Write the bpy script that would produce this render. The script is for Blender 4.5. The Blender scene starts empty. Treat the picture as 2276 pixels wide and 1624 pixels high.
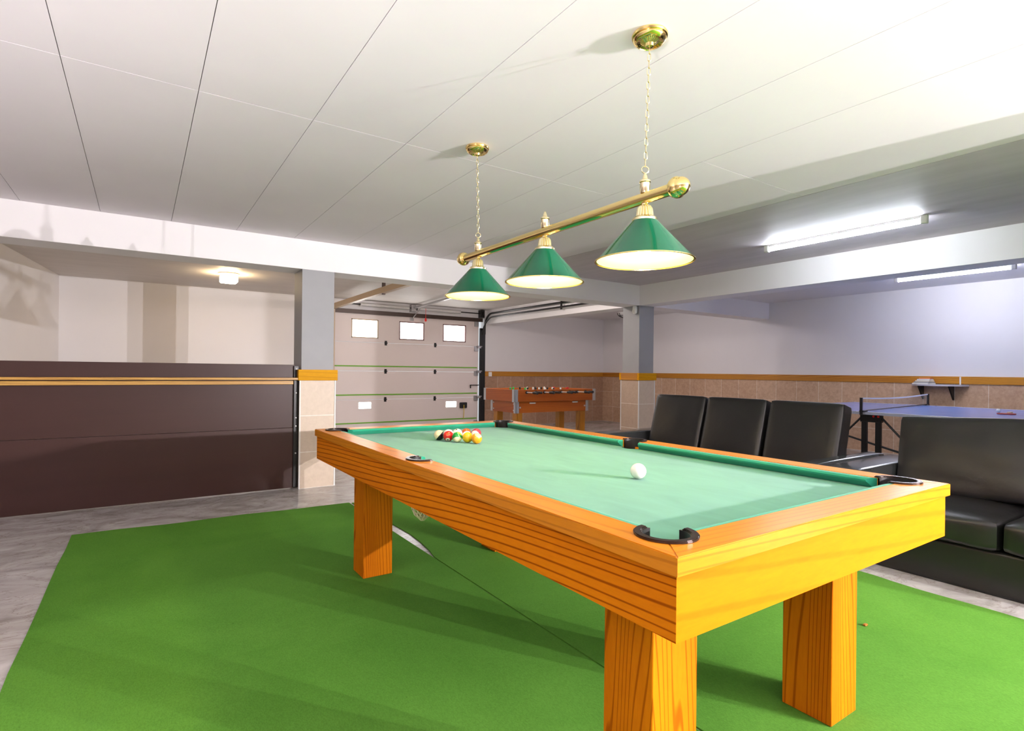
import bpy, bmesh, math, random
from mathutils import Vector, Matrix, noise
random.seed(7)
D = bpy.data
COL = bpy.context.scene.collection
PI = math.pi

# ------------------------------------------------------------------ materials
MATS = {}
def newmat(name):
    m = D.materials.new(name); m.use_nodes = True
    nt = m.node_tree
    return m, nt, nt.nodes['Principled BSDF'], nt.nodes['Material Output']

def mixcol(nt, fac, a, b, mode='MIX'):
    n = nt.nodes.new('ShaderNodeMix'); n.data_type = 'RGBA'; n.blend_type = mode
    for sock, v in ((n.inputs[0], fac), (n.inputs[6], a), (n.inputs[7], b)):
        if isinstance(v, bpy.types.NodeSocket): nt.links.new(v, sock)
        elif isinstance(v, (int, float)): sock.default_value = v
        else: sock.default_value = (*v, 1) if len(v) == 3 else v
    return n.outputs[2]

def coords(nt, scale=(1, 1, 1), loc=(0, 0, 0), rot=(0, 0, 0), src='Object'):
    t = nt.nodes.new('ShaderNodeTexCoord'); mp = nt.nodes.new('ShaderNodeMapping')
    mp.inputs['Scale'].default_value = scale; mp.inputs['Location'].default_value = loc
    mp.inputs['Rotation'].default_value = rot
    nt.links.new(t.outputs[src], mp.inputs[0]); return mp.outputs[0]

def noisetex(nt, vec, scale, detail=4, rough=.55, dist=0):
    n = nt.nodes.new('ShaderNodeTexNoise'); n.inputs['Scale'].default_value = scale
    n.inputs['Detail'].default_value = detail; n.inputs['Roughness'].default_value = rough
    n.inputs['Distortion'].default_value = dist
    nt.links.new(vec, n.inputs['Vector']); return n.outputs[0]

def ramp(nt, val, stops):
    r = nt.nodes.new('ShaderNodeValToRGB'); e = r.color_ramp.elements
    while len(e) < len(stops): e.new(.5)
    for el, (p, c) in zip(e, stops):
        el.position = p; el.color = (*c, 1) if len(c) == 3 else c
    nt.links.new(val, r.inputs[0]); return r.outputs[0]

def bump(nt, p, h, strength, dist=.01):
    b = nt.nodes.new('ShaderNodeBump'); b.inputs['Strength'].default_value = strength
    b.inputs['Distance'].default_value = dist
    nt.links.new(h, b.inputs['Height']); nt.links.new(b.outputs[0], p.inputs['Normal'])

def plain(name, col, rough=.5, metal=0., var=None, bmp=None, coat=0, spec=None, stretch=(1, 1, 1)):
    m, nt, p, o = newmat(name)
    p.inputs['Base Color'].default_value = (*col, 1)
    p.inputs['Roughness'].default_value = rough; p.inputs['Metallic'].default_value = metal
    if coat: p.inputs['Coat Weight'].default_value = coat; p.inputs['Coat Roughness'].default_value = .12
    if spec is not None: p.inputs['Specular IOR Level'].default_value = spec
    if var:
        v = noisetex(nt, coords(nt, stretch), var[0], 5)
        c2 = tuple(x * (1 - var[1]) for x in col)
        nt.links.new(ramp(nt, v, [(.3, c2), (.7, col)]), p.inputs['Base Color'])
    if bmp:
        bump(nt, p, noisetex(nt, coords(nt, stretch), bmp[0], 6), bmp[1], bmp[2] if len(bmp) > 2 else .01)
    MATS[name] = m; return m

def emit(name, col, s):
    m, nt, p, o = newmat(name)
    p.inputs['Base Color'].default_value = (*col, 1)
    p.inputs['Emission Color'].default_value = (*col, 1)
    p.inputs['Emission Strength'].default_value = s
    MATS[name] = m; return m

def wood(name, axis, light, dark, line, rough=.3, freq=24., dist=26., coat=.25, linew=.5, spec=.3):
    """varnished softwood: grain lines run along one object axis"""
    m, nt, p, o = newmat(name)
    sc = [1, 1, 1]; sc[axis] = .05
    v = coords(nt, sc)
    w = nt.nodes.new('ShaderNodeTexWave'); w.wave_type = 'BANDS'; w.bands_direction = 'DIAGONAL'
    w.inputs['Scale'].default_value = freq; w.inputs['Distortion'].default_value = dist
    w.inputs['Detail'].default_value = 1.2; w.inputs['Detail Scale'].default_value = .22
    nt.links.new(v, w.inputs['Vector'])
    lines = ramp(nt, w.outputs['Fac'], [(0, line), (.02, line), (.16, (1, 1, 1)), (1, (1, 1, 1))])
    big = ramp(nt, noisetex(nt, v, 7, 3, .5, .5), [(.3, dark), (.7, light)])
    fine = ramp(nt, noisetex(nt, coords(nt, [x * (1 if i != axis else .15) for i, x in enumerate((1, 1, 1))]), 130, 3), [(.3, (.86, .84, .8)), (.7, (1, 1, 1))])
    c = mixcol(nt, linew, big, lines, 'MULTIPLY')
    c = mixcol(nt, .6, c, fine, 'MULTIPLY')
    nt.links.new(c, p.inputs['Base Color'])
    p.inputs['Roughness'].default_value = rough
    p.inputs['Specular IOR Level'].default_value = spec; p.inputs['Coat Weight'].default_value = coat; p.inputs['Coat Roughness'].default_value = .18
    MATS[name] = m; return m

def tile(name, uaxis, w, h, u0, c1, c2, grout, rough=.45, mortar=.004, bumpy=.25, mot=.8):
    """square wall tiles laid in straight columns; uaxis is the horizontal object axis"""
    m, nt, p, o = newmat(name)
    t = nt.nodes.new('ShaderNodeTexCoord'); s = nt.nodes.new('ShaderNodeSeparateXYZ'); cb = nt.nodes.new('ShaderNodeCombineXYZ')
    nt.links.new(t.outputs['Object'], s.inputs[0])
    sub = nt.nodes.new('ShaderNodeMath'); sub.operation = 'SUBTRACT'; sub.inputs[1].default_value = u0
    nt.links.new(s.outputs[uaxis], sub.inputs[0])
    nt.links.new(sub.outputs[0], cb.inputs[0]); nt.links.new(s.outputs[2], cb.inputs[1])
    b = nt.nodes.new('ShaderNodeTexBrick'); b.offset = 0; b.squash = 1
    b.inputs['Scale'].default_value = 1; b.inputs['Brick Width'].default_value = w; b.inputs['Row Height'].default_value = h
    b.inputs['Mortar Size'].default_value = mortar; b.inputs['Mortar Smooth'].default_value = .1; b.inputs['Bias'].default_value = 0
    b.inputs['Color1'].default_value = (*c1, 1); b.inputs['Color2'].default_value = (*c2, 1); b.inputs['Mortar'].default_value = (*grout, 1)
    nt.links.new(cb.outputs[0], b.inputs['Vector'])
    v = noisetex(nt, coords(nt), 22, 6, .65, .4)
    mott = ramp(nt, v, [(.3, (.7, .66, .62)), (.62, (1, 1, 1))])
    nt.links.new(mixcol(nt, mot, b.outputs['Color'], mott, 'MULTIPLY'), p.inputs['Base Color'])
    p.inputs['Roughness'].default_value = rough
    bump(nt, p, v, bumpy, .006)
    MATS[name] = m; return m

plain('board_white', (.82, .77, .81), .7, var=(1.3, .05), bmp=(60, .05, .002))
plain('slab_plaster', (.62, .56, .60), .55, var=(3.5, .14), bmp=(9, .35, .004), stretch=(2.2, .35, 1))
plain('bay_plaster', (.70, .66, .63), .6, var=(2.5, .10), bmp=(8, .2, .003), stretch=(.6, 2, 1))
plain('wall_white', (.80, .785, .79), .55, var=(.9, .05), bmp=(40, .04, .002))
plain('wall_dim', (.34, .31, .29), .7)
plain('beam_white', (.90, .88, .89), .6, var=(1.1, .04))
plain('column_grey', (.33, .335, .345), .55, var=(5, .06))
plain('pilaster_tan', (.62, .53, .43), .6)
plain('pilaster_pale', (.74, .68, .63), .6)
wood('pine_pale_x', 0, (.66, .40, .10), (.54, .29, .06), (.42, .26, .14), .4, freq=26, dist=26, linew=.5)
wood('trim_yellow_x', 0, (.74, .36, .006), (.60, .27, .005), (.5, .35, .2), .5, freq=12, dist=20, linew=.3, coat=0, spec=.08)
plain('grout_white', (.82, .80, .76), .6)
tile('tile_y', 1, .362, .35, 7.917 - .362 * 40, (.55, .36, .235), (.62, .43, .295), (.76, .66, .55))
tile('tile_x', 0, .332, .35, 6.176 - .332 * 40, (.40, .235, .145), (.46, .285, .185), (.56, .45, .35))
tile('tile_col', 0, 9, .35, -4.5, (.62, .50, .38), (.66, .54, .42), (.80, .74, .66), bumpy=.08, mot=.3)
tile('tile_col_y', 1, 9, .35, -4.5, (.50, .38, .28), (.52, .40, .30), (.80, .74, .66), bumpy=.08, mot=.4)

def floor_mat():
    m, nt, p, o = newmat('floor_stone')
    v = coords(nt, (1, 1.6, 1))
    a = ramp(nt, noisetex(nt, v, 2.2, 8, .6, 1.6), [(.3, (.30, .28, .26)), (.5, (.47, .45, .43)), (.7, (.60, .585, .57))])
    vein = ramp(nt, noisetex(nt, v, 1.3, 9, .62, 3.0), [(.48, (1, 1, 1)), (.5, (.55, .48, .42)), (.52, (1, 1, 1))])
    nt.links.new(mixcol(nt, .55, a, vein, 'MULTIPLY'), p.inputs['Base Color'])
    p.inputs['Roughness'].default_value = .22
    bump(nt, p, noisetex(nt, v, 6, 4), .05, .004)
    MATS['floor_stone'] = m
floor_mat()

def carpet_mat():
    m, nt, p, o = newmat('carpet_green')
    a = ramp(nt, noisetex(nt, coords(nt), 1.1, 5, .6, .6), [(.3, (.080, .235, .026)), (.7, (.114, .298, .038))])
    f = ramp(nt, noisetex(nt, coords(nt, (1, .45, 1)), 260, 4, .7), [(.35, (.70, .70, .66)), (.65, (1, 1, 1))])
    sp = ramp(nt, noisetex(nt, coords(nt), 60, 2, .5), [(.2, (.55, .6, .5)), (.27, (1, 1, 1))])
    c = mixcol(nt, .8, a, f, 'MULTIPLY'); c = mixcol(nt, .7, c, sp, 'MULTIPLY')
    nt.links.new(c, p.inputs['Base Color']); p.inputs['Roughness'].default_value = .95
    p.inputs['Specular IOR Level'].default_value = .1
    bump(nt, p, noisetex(nt, coords(nt), 300, 4, .7), .5, .003)
    MATS['carpet_green'] = m
carpet_mat()

def cloth_mat(name, c1, c2):
    m, nt, p, o = newmat(name)
    v = coords(nt, (1, .35, 1), rot=(0, 0, .9))
    a = ramp(nt, noisetex(nt, v, 9, 5, .6, .8), [(.3, c1), (.7, c2)])
    nt.links.new(a, p.inputs['Base Color']); p.inputs['Roughness'].default_value = .8
    p.inputs['Sheen Weight'].default_value = .15; p.inputs['Specular IOR Level'].default_value = .25
    bump(nt, p, noisetex(nt, coords(nt), 400, 2), .1, .001)
    MATS[name] = m
cloth_mat('cloth_bed', (.046, .215, .145), (.066, .262, .178))
cloth_mat('cloth_cushion', (.008, .225, .13), (.014, .26, .155))

YEL, ORG, LN = (.68, .20, .004), (.54, .135, .003), (.34, .18, .08)
for i, n in enumerate('xyz'):
    wood('rail_wood_' + n, i, (.70, .255, .008), (.58, .19, .006), LN, freq=20, dist=34, linew=.35, coat=.12, spec=.2)
    wood('table_wood_' + n, i, (YEL if i else (.62, .205, .003)), (ORG if i else (.52, .155, .002)), LN, freq=(16, 34, 36)[i], dist=(30, 18, 30)[i], linew=(.2, .8, .6)[i], rough=.5, coat=0, spec=.05)
    wood('foos_wood_' + n, i, (.50, .13, .020), (.40, .092, .014), (.6, .5, .4), linew=.3, spec=.2)
    wood('pine_' + n, i, (.56, .25, .022), (.42, .155, .014), (.42, .26, .14), .4, freq=26, dist=26, linew=.6)
plain('leather', (.010, .0095, .0095), .36, bmp=(22, .22, .006), spec=.55)
plain('leather_arm', (.055, .060, .062), .16, spec=.7)
plain('gate_brown', (.052, .020, .0155), .40, spec=.3, var=(2.2, .16), bmp=(3, .03, .01), stretch=(.25, 1, 3))
plain('black_metal', (.012, .011, .011), .35, .3)
plain('dark_brown_metal', (.055, .035, .026), .4, .3)
plain('track_beige', (.55, .42, .28), .45)
plain('steel_grey', (.42, .41, .41), .35, .7)
plain('steel_light', (.62, .61, .60), .4, .4)
plain('brass', (.93, .72, .30), .13, 1.0)
plain('brass_pale', (.95, .83, .52), .2, 1.0)
plain('shade_green', (.002, .135, .062), .10, spec=.35)
plain('shade_inner', (.90, .76, .24), .45)
plain('white_plastic', (.82, .82, .80), .35)
plain('black_leather_pocket', (.010, .008, .008), .4)
plain('pocket_iron', (.05, .035, .03), .22, .7)
plain('net_cord', (.62, .56, .36), .8)
plain('door_panel', (.80, .72, .69), .45, var=(.8, .05), bmp=(30, .03, .002))
plain('seal_green', (.16, .42, .03), .6)
plain('window_frame', (.16, .06, .055), .5)
plain('red_plastic', (.75, .02, .015), .35)
plain('yellow_cord', (.75, .55, .05), .5)
plain('foos_metal', (.50, .52, .56), .35, .6)
plain('rubber_black', (.010, .010, .011), .45)
plain('player_green', (.02, .42, .08), .4)
plain('player_red', (.60, .015, .012), .4)
plain('player_white', (.75, .74, .72), .4)
plain('foos_pitch', (.05, .30, .09), .6)
plain('tt_blue', (.22, .36, .85), .18, var=(3, .1))
plain('tt_edge', (.30, .32, .38), .4)
plain('net_white', (.80, .80, .84), .7)
plain('shelf_grey', (.52, .50, .54), .35)
plain('cue_white', (.86, .82, .72), .08, coat=.5)
plain('paper_cream', (.78, .70, .55), .7)
plain('paper_grey', (.35, .34, .33), .7)
plain('paper_orange', (.75, .26, .10), .6)
plain('paper_white', (.80, .79, .76), .7)
plain('paper_yellow', (.78, .60, .25), .7)
plain('paddle_red', (.35, .05, .05), .6)
plain('outside', (.5, .5, .5), .9)
emit('tube_glow', (.86, .92, 1.0), 72)
emit('tube_glow_far', (.86, .87, 1.0), 118)
emit('bulb_glow', (1.0, .85, .64), 150)
emit('bay_glow', (1.0, .74, .42), 42)
emit('daylight_pane', (1.0, .99, .97), 7)

def ball_mat(name, body, stripe=None, axis=(0, 0, 1), spot=None, cap=None):
    """pool ball: body colour, optional stripe round an axis, optional number disc"""
    m, nt, p, o = newmat(name)
    t = nt.nodes.new('ShaderNodeTexCoord')
    def dot(a):
        a = Vector(a).normalized()
        n = nt.nodes.new('ShaderNodeVectorMath'); n.operation = 'DOT_PRODUCT'; n.inputs[1].default_value = a
        nt.links.new(t.outputs['Object'], n.inputs[0])
        q = nt.nodes.new('ShaderNodeMath'); q.operation = 'DIVIDE'; q.inputs[1].default_value = .0285
        nt.links.new(n.outputs['Value'], q.inputs[0]); return q.outputs[0]
    def gt(v, th):
        g = nt.nodes.new('ShaderNodeMath'); g.operation = 'GREATER_THAN'; g.inputs[1].default_value = th
        nt.links.new(v, g.inputs[0]); return g.outputs[0]
    c = None
    cream = (.86, .76, .55)
    if stripe:
        ab = nt.nodes.new('ShaderNodeMath'); ab.operation = 'ABSOLUTE'; nt.links.new(dot(axis), ab.inputs[0])
        c = mixcol(nt, gt(ab.outputs[0], .52), stripe, body)
    if cap:
        c = mixcol(nt, gt(dot(cap[0]), cap[2]), c or body, cap[1])
    if spot:
        c = mixcol(nt, gt(dot(spot), .90), c or body, cream)
        c = mixcol(nt, gt(dot(spot), .985), c, (.03, .03, .03))
    if c is None: p.inputs['Base Color'].default_value = (*body, 1)
    else: nt.links.new(c, p.inputs['Base Color'])
    p.inputs['Roughness'].default_value = .07
    p.inputs['Coat Weight'].default_value = .4
    MATS[name] = m

# ------------------------------------------------------------------ mesh helpers
def box(bm, x0, x1, y0, y1, z0, z1, bev=0., seg=2):
    t = bmesh.new()
    bmesh.ops.create_cube(t, size=1)
    for v in t.verts:
        v.co = Vector(((x0 + x1) / 2 + v.co.x * (x1 - x0), (y0 + y1) / 2 + v.co.y * (y1 - y0), (z0 + z1) / 2 + v.co.z * (z1 - z0)))
    if bev: bmesh.ops.bevel(t, geom=t.edges[:], offset=bev, segments=seg, affect='EDGES', profile=.6)
    merge(bm, t); return bm

def merge(bm, t, mat=None):
    me = D.meshes.new('tmp'); t.to_mesh(me); t.free()
    if mat: me.transform(mat)
    bm.from_mesh(me); D.meshes.remove(me)

def prism(bm, pts, z0, z1, bev=0):
    """extrude a 2-D outline (counter-clockwise) from z0 to z1"""
    t = bmesh.new()
    f = t.faces.new([t.verts.new((x, y, z0)) for x, y in pts])
    f.normal_update()
    if f.normal.z > 0: f.normal_flip()
    r = bmesh.ops.extrude_face_region(t, geom=[f])
    for v in r['geom']:
        if isinstance(v, bmesh.types.BMVert): v.co.z = z1
    bmesh.ops.recalc_face_normals(t, faces=t.faces[:])
    if bev: bmesh.ops.bevel(t, geom=[e for e in t.edges if all(abs(v.co.z - z1) < 1e-6 for v in e.verts)], offset=bev, segments=2, affect='EDGES')
    merge(bm, t); return bm

def lathe(bm, prof, c=(0, 0, 0), seg=32, axis='z', flute=None):
    """revolve (r, h) points; flute = (count, depth, i0, i1) scallops part of the profile"""
    t = bmesh.new(); rings = []
    for i, (r, h) in enumerate(prof):
        ring = []
        for k in range(seg):
            a = 2 * PI * k / seg; rr = r
            if flute and flute[2] <= i <= flute[3]: rr = r * (1 - flute[1] * (.5 + .5 * math.cos(a * flute[0])) ** 3)
            ring.append(t.verts.new((max(rr, 1e-5) * math.cos(a), max(rr, 1e-5) * math.sin(a), h)))
        rings.append(ring)
    for a, b in zip(rings, rings[1:]):
        for k in range(seg): t.faces.new((a[k], a[(k + 1) % seg], b[(k + 1) % seg], b[k]))
    for ring, r in ((rings[0], prof[0][0]), (rings[-1], prof[-1][0])):
        if r < 1e-4: bmesh.ops.pointmerge(t, verts=ring, merge_co=sum((v.co for v in ring), Vector()) / seg)
    bmesh.ops.recalc_face_normals(t, faces=t.faces[:])
    M = Matrix.Translation(c)
    if axis == 'y': M = M @ Matrix.Rotation(-PI / 2, 4, 'X')
    if axis == '-y': M = M @ Matrix.Rotation(PI / 2, 4, 'X')
    if axis == 'x': M = M @ Matrix.Rotation(PI / 2, 4, 'Y')
    if axis == '-x': M = M @ Matrix.Rotation(-PI / 2, 4, 'Y')
    merge(bm, t, M); return bm

def tube(bm, pts, r, seg=10, closed=False, cap=True):
    """round bar through points"""
    t = bmesh.new(); pts = [Vector(p) for p in pts]; n = len(pts); rings = []
    up = None
    for i, p in enumerate(pts):
        if closed: d = (pts[(i + 1) % n] - pts[i - 1])
        else: d = pts[min(i + 1, n - 1)] - pts[max(i - 1, 0)]
        d.normalize()
        if up is None: up = Vector((0, 0, 1)) if abs(d.z) < .9 else Vector((1, 0, 0))
        a = d.cross(up)
        if a.length < 1e-4: a = d.orthogonal()
        a.normalize(); b = a.cross(d).normalized(); up = b
        rings.append([t.verts.new(p + a * r * math.cos(2 * PI * k / seg) + b * r * math.sin(2 * PI * k / seg)) for k in range(seg)])
    pairs = list(zip(rings, rings[1:]))
    if closed: pairs.append((rings[-1], rings[0]))
    for a, b in pairs:
        for k in range(seg): t.faces.new((a[k], a[(k + 1) % seg], b[(k + 1) % seg], b[k]))
    if cap and not closed:
        t.faces.new(rings[0]); t.faces.new(rings[-1])
    bmesh.ops.recalc_face_normals(t, faces=t.faces[:])
    merge(bm, t); return bm

def bar(bm, p0, p1, w, h):
    """rectangular bar between two points (w across, h up)"""
    p0, p1 = Vector(p0), Vector(p1); d = (p1 - p0); L = d.length; d.normalize()
    up = Vector((0, 0, 1)) if abs(d.z) < .95 else Vector((0, 1, 0))
    a = d.cross(up).normalized(); b = a.cross(d).normalized()
    t = bmesh.new(); bmesh.ops.create_cube(t, size=1)
    for v in t.verts: v.co = (p0 + p1) / 2 + d * (v.co.x * L) + a * (v.co.y * w) + b * (v.co.z * h)
    bmesh.ops.recalc_face_normals(t, faces=t.faces[:])
    merge(bm, t); return bm

def cushion(bm, sx, sy, sz, rad, bulge, M, wob=0., seed=0, n=14):
    """padded block sx*sy*sz centred at the origin, corners of radius rad, faces puffed by bulge"""
    t = bmesh.new(); bmesh.ops.create_cube(t, size=2)
    bmesh.ops.subdivide_edges(t, edges=t.edges[:], cuts=n, use_grid_fill=True)
    h = Vector((sx / 2, sy / 2, sz / 2))
    for v in t.verts:
        u = v.co.copy()
        q = Vector((u[i] * h[i] for i in range(3)))
        inner = Vector((max(-h[i] + rad, min(h[i] - rad, q[i])) for i in range(3)))
        d = q - inner
        if d.length > 1e-7: q = inner + d.normalized() * rad * min(1, d.length / rad if sum(abs(d[i]) > 1e-6 for i in range(3)) == 1 else 1)
        for i in range(3):
            j, k = (i + 1) % 3, (i + 2) % 3
            q[i] += bulge[i] * u[i] * max(0, 1 - u[j] ** 2) * max(0, 1 - u[k] ** 2)
        if wob:
            s = Vector((q.x * 6 + seed, q.y * 6, q.z * 9)); q += Vector((1, .6, .6)) * wob * noise.noise(s)
        v.co = q
    bmesh.ops.recalc_face_normals(t, faces=t.faces[:])
    merge(bm, t, M); return bm

# ------------------------------------------------------------------ object helpers
ORG = {}
def obj(name, bm, mat, parent=None, base=None, smooth=False, mats=None):
    """link one mesh; bm is in world metres. Children are stored relative to their parent's origin."""
    o0 = Vector(base) if base is not None else (ORG[parent.name] if parent else Vector((0, 0, 0)))
    me = D.meshes.new(name)
    bmesh.ops.translate(bm, verts=bm.verts[:], vec=-o0)
    bm.to_mesh(me); bm.free()
    for mm in ([mat] + (mats or [])): me.materials.append(MATS[mm] if isinstance(mm, str) else mm)
    if smooth:
        me.polygons.foreach_set('use_smooth', [True] * len(me.polygons))
        try: me.set_sharp_from_angle(angle=math.radians(38))
        except Exception: pass
    ob = D.objects.new(name, me); COL.objects.link(ob)
    if parent:
        ob.parent = parent; ob.location = o0 - ORG[parent.name]
    else: ob.location = o0
    ORG[ob.name] = o0
    return ob

def thing(name, label, cat, loc, group=None):
    o = D.objects.new(name, None); COL.objects.link(o); o.location = loc
    o.empty_display_size = .1
    ORG[o.name] = Vector(loc); tag(o, label, cat, group); return o

def tag(o, label, cat, group=None, kind=None):
    o['label'] = label; o['category'] = cat
    if group: o['group'] = group
    if kind: o['kind'] = kind
    return o

def struct(name, bm, mat, **k):
    o = obj(name, bm, mat, **k)
    if not o.parent: o['kind'] = 'structure'
    return o

def sgroup(name, loc):
    o = D.objects.new(name, None); COL.objects.link(o); o.location = loc; o['kind'] = 'structure'
    ORG[o.name] = Vector(loc); return o

B = bmesh.new
# ------------------------------------------------------------------ room constants (metres)
YB, YB2, XB, XB2 = 5.533, 5.855, 5.913, 6.21
ZB, ZC = 2.114, 2.396
XW, YG = 9.17, 9.723
X1, X12 = 1.282, 1.587
XL, YF = -5.5, -5.6          # unseen left and rear walls
ZT, ZTB = 1.145, 1.045

struct('floor', box(B(), XL - .1, XW + .1, YF - .1, YG + .3, -.12, 0), 'floor_stone')
# ceiling: bare slab, and the white boards fixed under it over the pool table bay
b = B(); box(b, XL - .1, XW + .1, YF - .1, YG + .3, ZC + .012, ZC + .2)
struct('ceiling', b, 'slab_plaster')
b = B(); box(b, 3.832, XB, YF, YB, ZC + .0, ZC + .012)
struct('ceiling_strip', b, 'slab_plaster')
b = B()
xs = [XL, -4.23, -3.735, -3.24, -2.745, -2.25, -1.758, -1.264, -.767, -.280, .205, .705, 1.201, 1.70, 2.222, 2.733, 3.828]
G = .0016
for x0, x1 in zip(xs, xs[1:]):
    seams = [YF, -2.3, .25, 2.853, YB] if x1 < 2.74 else [YF, -3.1, -.53, 2.072, YB]
    for y0, y1 in zip(seams, seams[1:]):
        box(b, x0 + G, x1 - G, y0 + G, y1 - G, ZC, ZC + .010)
struct('ceiling_boards', b, 'board_white')
b = B(); box(b, XL, XB, YB2, YG, ZC, ZC + .012); struct('ceiling_garage', b, 'bay_plaster')
b = B(); box(b, XB2, XW, YF, YG, ZC, ZC + .012); struct('ceiling_right', b, 'wall_white')

# beams
b = B(); box(b, XL, XB, YB, YB2, ZB, ZC + .01); box(b, XB2, XW, YB, YB2, ZB, ZC + .01); struct('beam', b, 'beam_white')
b = B(); box(b, XB, XB2, YF, YG, ZB, ZC + .01); struct('beam', b, 'beam_white')

# walls
b = B(); box(b, XW, XW + .12, YF, YG + .12, 0, ZC + .1); struct('wall_right', b, 'wall_white')
b = B(); box(b, 5.84, XW, YG, YG + .12, 0, ZC + .1); box(b, 2.72, 5.84, YG, YG + .12, 2.215, ZC + .1); box(b, -1.6, 2.72, YG, YG + .12, 0, ZC + .1)
struct('wall_back', b, 'wall_white')
b = B()   # left wall of the rear bay stands slightly askew
prism(b, [(-1.43, YB), (-.925, YG + .1), (-1.05, YG + .1), (-1.55, YB)], 0, ZC + .1); struct('wall_left', b, 'wall_white')
b = B(); box(b, XL - .12, XL, YF, YB2, 0, ZC + .1); box(b, XL, -1.4, YB2 - .1, YB2, 0, ZC + .1); struct('wall_side', b, 'wall_dim')
b = B(); box(b, XL, XW, YF - .12, YF, 0, ZC + .1); struct('wall_front', b, 'wall_dim')

b = B(); box(b, 3.79, XW, -.95, -.75, 0, ZC + .1); struct('wall_near', b, 'wall_white')
# tiled dado and wooden trim on right and back walls
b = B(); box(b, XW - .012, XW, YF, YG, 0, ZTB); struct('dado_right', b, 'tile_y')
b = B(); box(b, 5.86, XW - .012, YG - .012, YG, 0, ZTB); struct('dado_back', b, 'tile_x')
b = B(); box(b, XW - .03, XW, YF, YG - .03, ZTB, ZT, .004); struct('trim_1', b, 'pine_y')
b = B(); box(b, 5.86, XW - .0, YG - .03, YG, ZTB, ZT, .004); struct('trim_2', b, 'pine_x')

# columns
def column(x0, x1, y0, y1):
    c = sgroup('column', ((x0 + x1) / 2, (y0 + y1) / 2, 0))
    b = B(); box(b, x0, x1, y0, y1, 0, ZB - .0005); obj('shaft', b, 'column_grey', c)
    e = .014
    b = B(); box(b, x0 - e, x1 + e, y0 - e, y1 + e, 0, ZTB)
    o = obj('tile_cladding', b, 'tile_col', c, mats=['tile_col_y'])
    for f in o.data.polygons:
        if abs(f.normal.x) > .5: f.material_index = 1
    b = B()
    for x in (x0 - e, x1 + e):
        for y in (y0 - e, y1 + e): box(b, x - .006, x + .006, y - .006, y + .006, .0, ZTB)
    obj('edge_bead', b, 'grout_white', c)
    b = B(); t = .034
    box(b, x0 - t, x1 + t, y0 - t, y0 - e + .014, ZTB - .004, ZT, .003); box(b, x0 - t, x1 + t, y1 + .0, y1 + t, ZTB - .004, ZT, .003)
    obj('trim_board', b, 'trim_yellow_x', c)
    b = B()
    box(b, x0 - t, x0, y0 + .001, y1 - .001, ZTB - .004, ZT, .003); box(b, x1, x1 + t, y0 + .001, y1 - .001, ZTB - .004, ZT, .003)
    obj('trim_board', b, 'pine_y', c)
    return c
column(X1, X12, YB, YB + .32)
column(XB, XB + .30, YB, YB + .32)
# ------------------------------------------------------------------ sectional garage door
d = sgroup('door_1', (4.24, YG, 0))
DX0, DX1 = 2.79, 5.70
zs = [0, .612, 1.128, 1.645, 2.18]
wins = {3: [(3.09, 3.585, 1.72, 2.06), (3.99, 4.495, 1.72, 2.06), (4.895, 5.405, 1.72, 2.06)], 0: [(3.23, 3.47, .445, .572), (4.97, 5.21, .425, .548)]}
for i, (z0, z1) in enumerate(zip(zs, zs[1:])):
    b = B(); z0 += .003; z1 -= .003
    ws = wins.get(i, [])
    if ws:
        x = DX0
        for (a, c, e, f) in ws:
            box(b, x, a, YG - .02, YG + .02, z0, z1); box(b, a, c, YG - .02, YG + .02, z0, e); box(b, a, c, YG - .02, YG + .02, f, z1); x = c
        box(b, x, DX1, YG - .02, YG + .02, z0, z1)
    else: box(b, DX0, DX1, YG - .02, YG + .02, z0, z1, .002, 1)
    pn = obj('door_panel', b, 'door_panel', d)
    for k, (a, c, e, f) in enumerate(ws):
        fm = .018 if i == 3 else .006
        b = B()
        for q in ((a, a + fm, e, f), (c - fm, c, e, f), (a, c, e, e + fm), (a, c, f - fm, f)):
            box(b, q[0], q[1], YG - .024, YG + .018, q[2], q[3])
        fr = obj('window_frame', b, ('track_beige' if (i == 3 and k == 0) else 'window_frame') if i == 3 else 'white_plastic', pn)
        b = B(); box(b, a + fm, c - fm, YG + .004, YG + .010, e + fm, f - fm); obj('window_pane', b, 'daylight_pane', fr)
for z in (.195, .70, 1.216):
    b = B(); box(b, DX0, DX1 - .03, YG - .028, YG - .0195, z - .011, z + .011); obj('weather_strip', b, 'seal_green', d)
for z in zs[1:4]:
    for x in (3.73, 4.73):
        b = B(); box(b, x - .022, x + .022, YG - .030, YG - .0195, z - .045, z + .04, .002); tube(b, [(x - .03, YG - .034, z), (x + .03, YG - .034, z)], .008); obj('hinge', b, 'black_metal', d)
for z in (.06, .56, 1.06, 1.56, 2.06):
    b = B(); box(b, 5.60, 5.69, YG - .045, YG - .0195, z - .01, z + .09, .003); obj('roller_bracket', b, 'steel_grey', d)
b = B(); box(b, DX0 - .03, DX1 + .08, YG - .055, YG - .0195, 2.148, 2.222); obj('top_brace', b, 'dark_brown_metal', d)
b = B(); box(b, 5.272, 5.437, YG - .06, YG - .0195, .405, .52, .02, 3); lk = obj('lock_box', b, 'rubber_black', d)
b = B(); tube(b, [(5.355, YG - .066, .47), (5.355, YG - .068, .33), (5.352, YG - .06, .20)], .007); obj('pull_cord', b, 'yellow_cord', lk)
b = B(); bar(b, (5.50, YG - .05, .865), (5.70, YG - .05, .865), .015, .015); bar(b, (5.51, YG - .05, .87), (5.51, YG - .05, .80), .018, .014); obj('latch_handle', b, 'black_metal', d)

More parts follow.
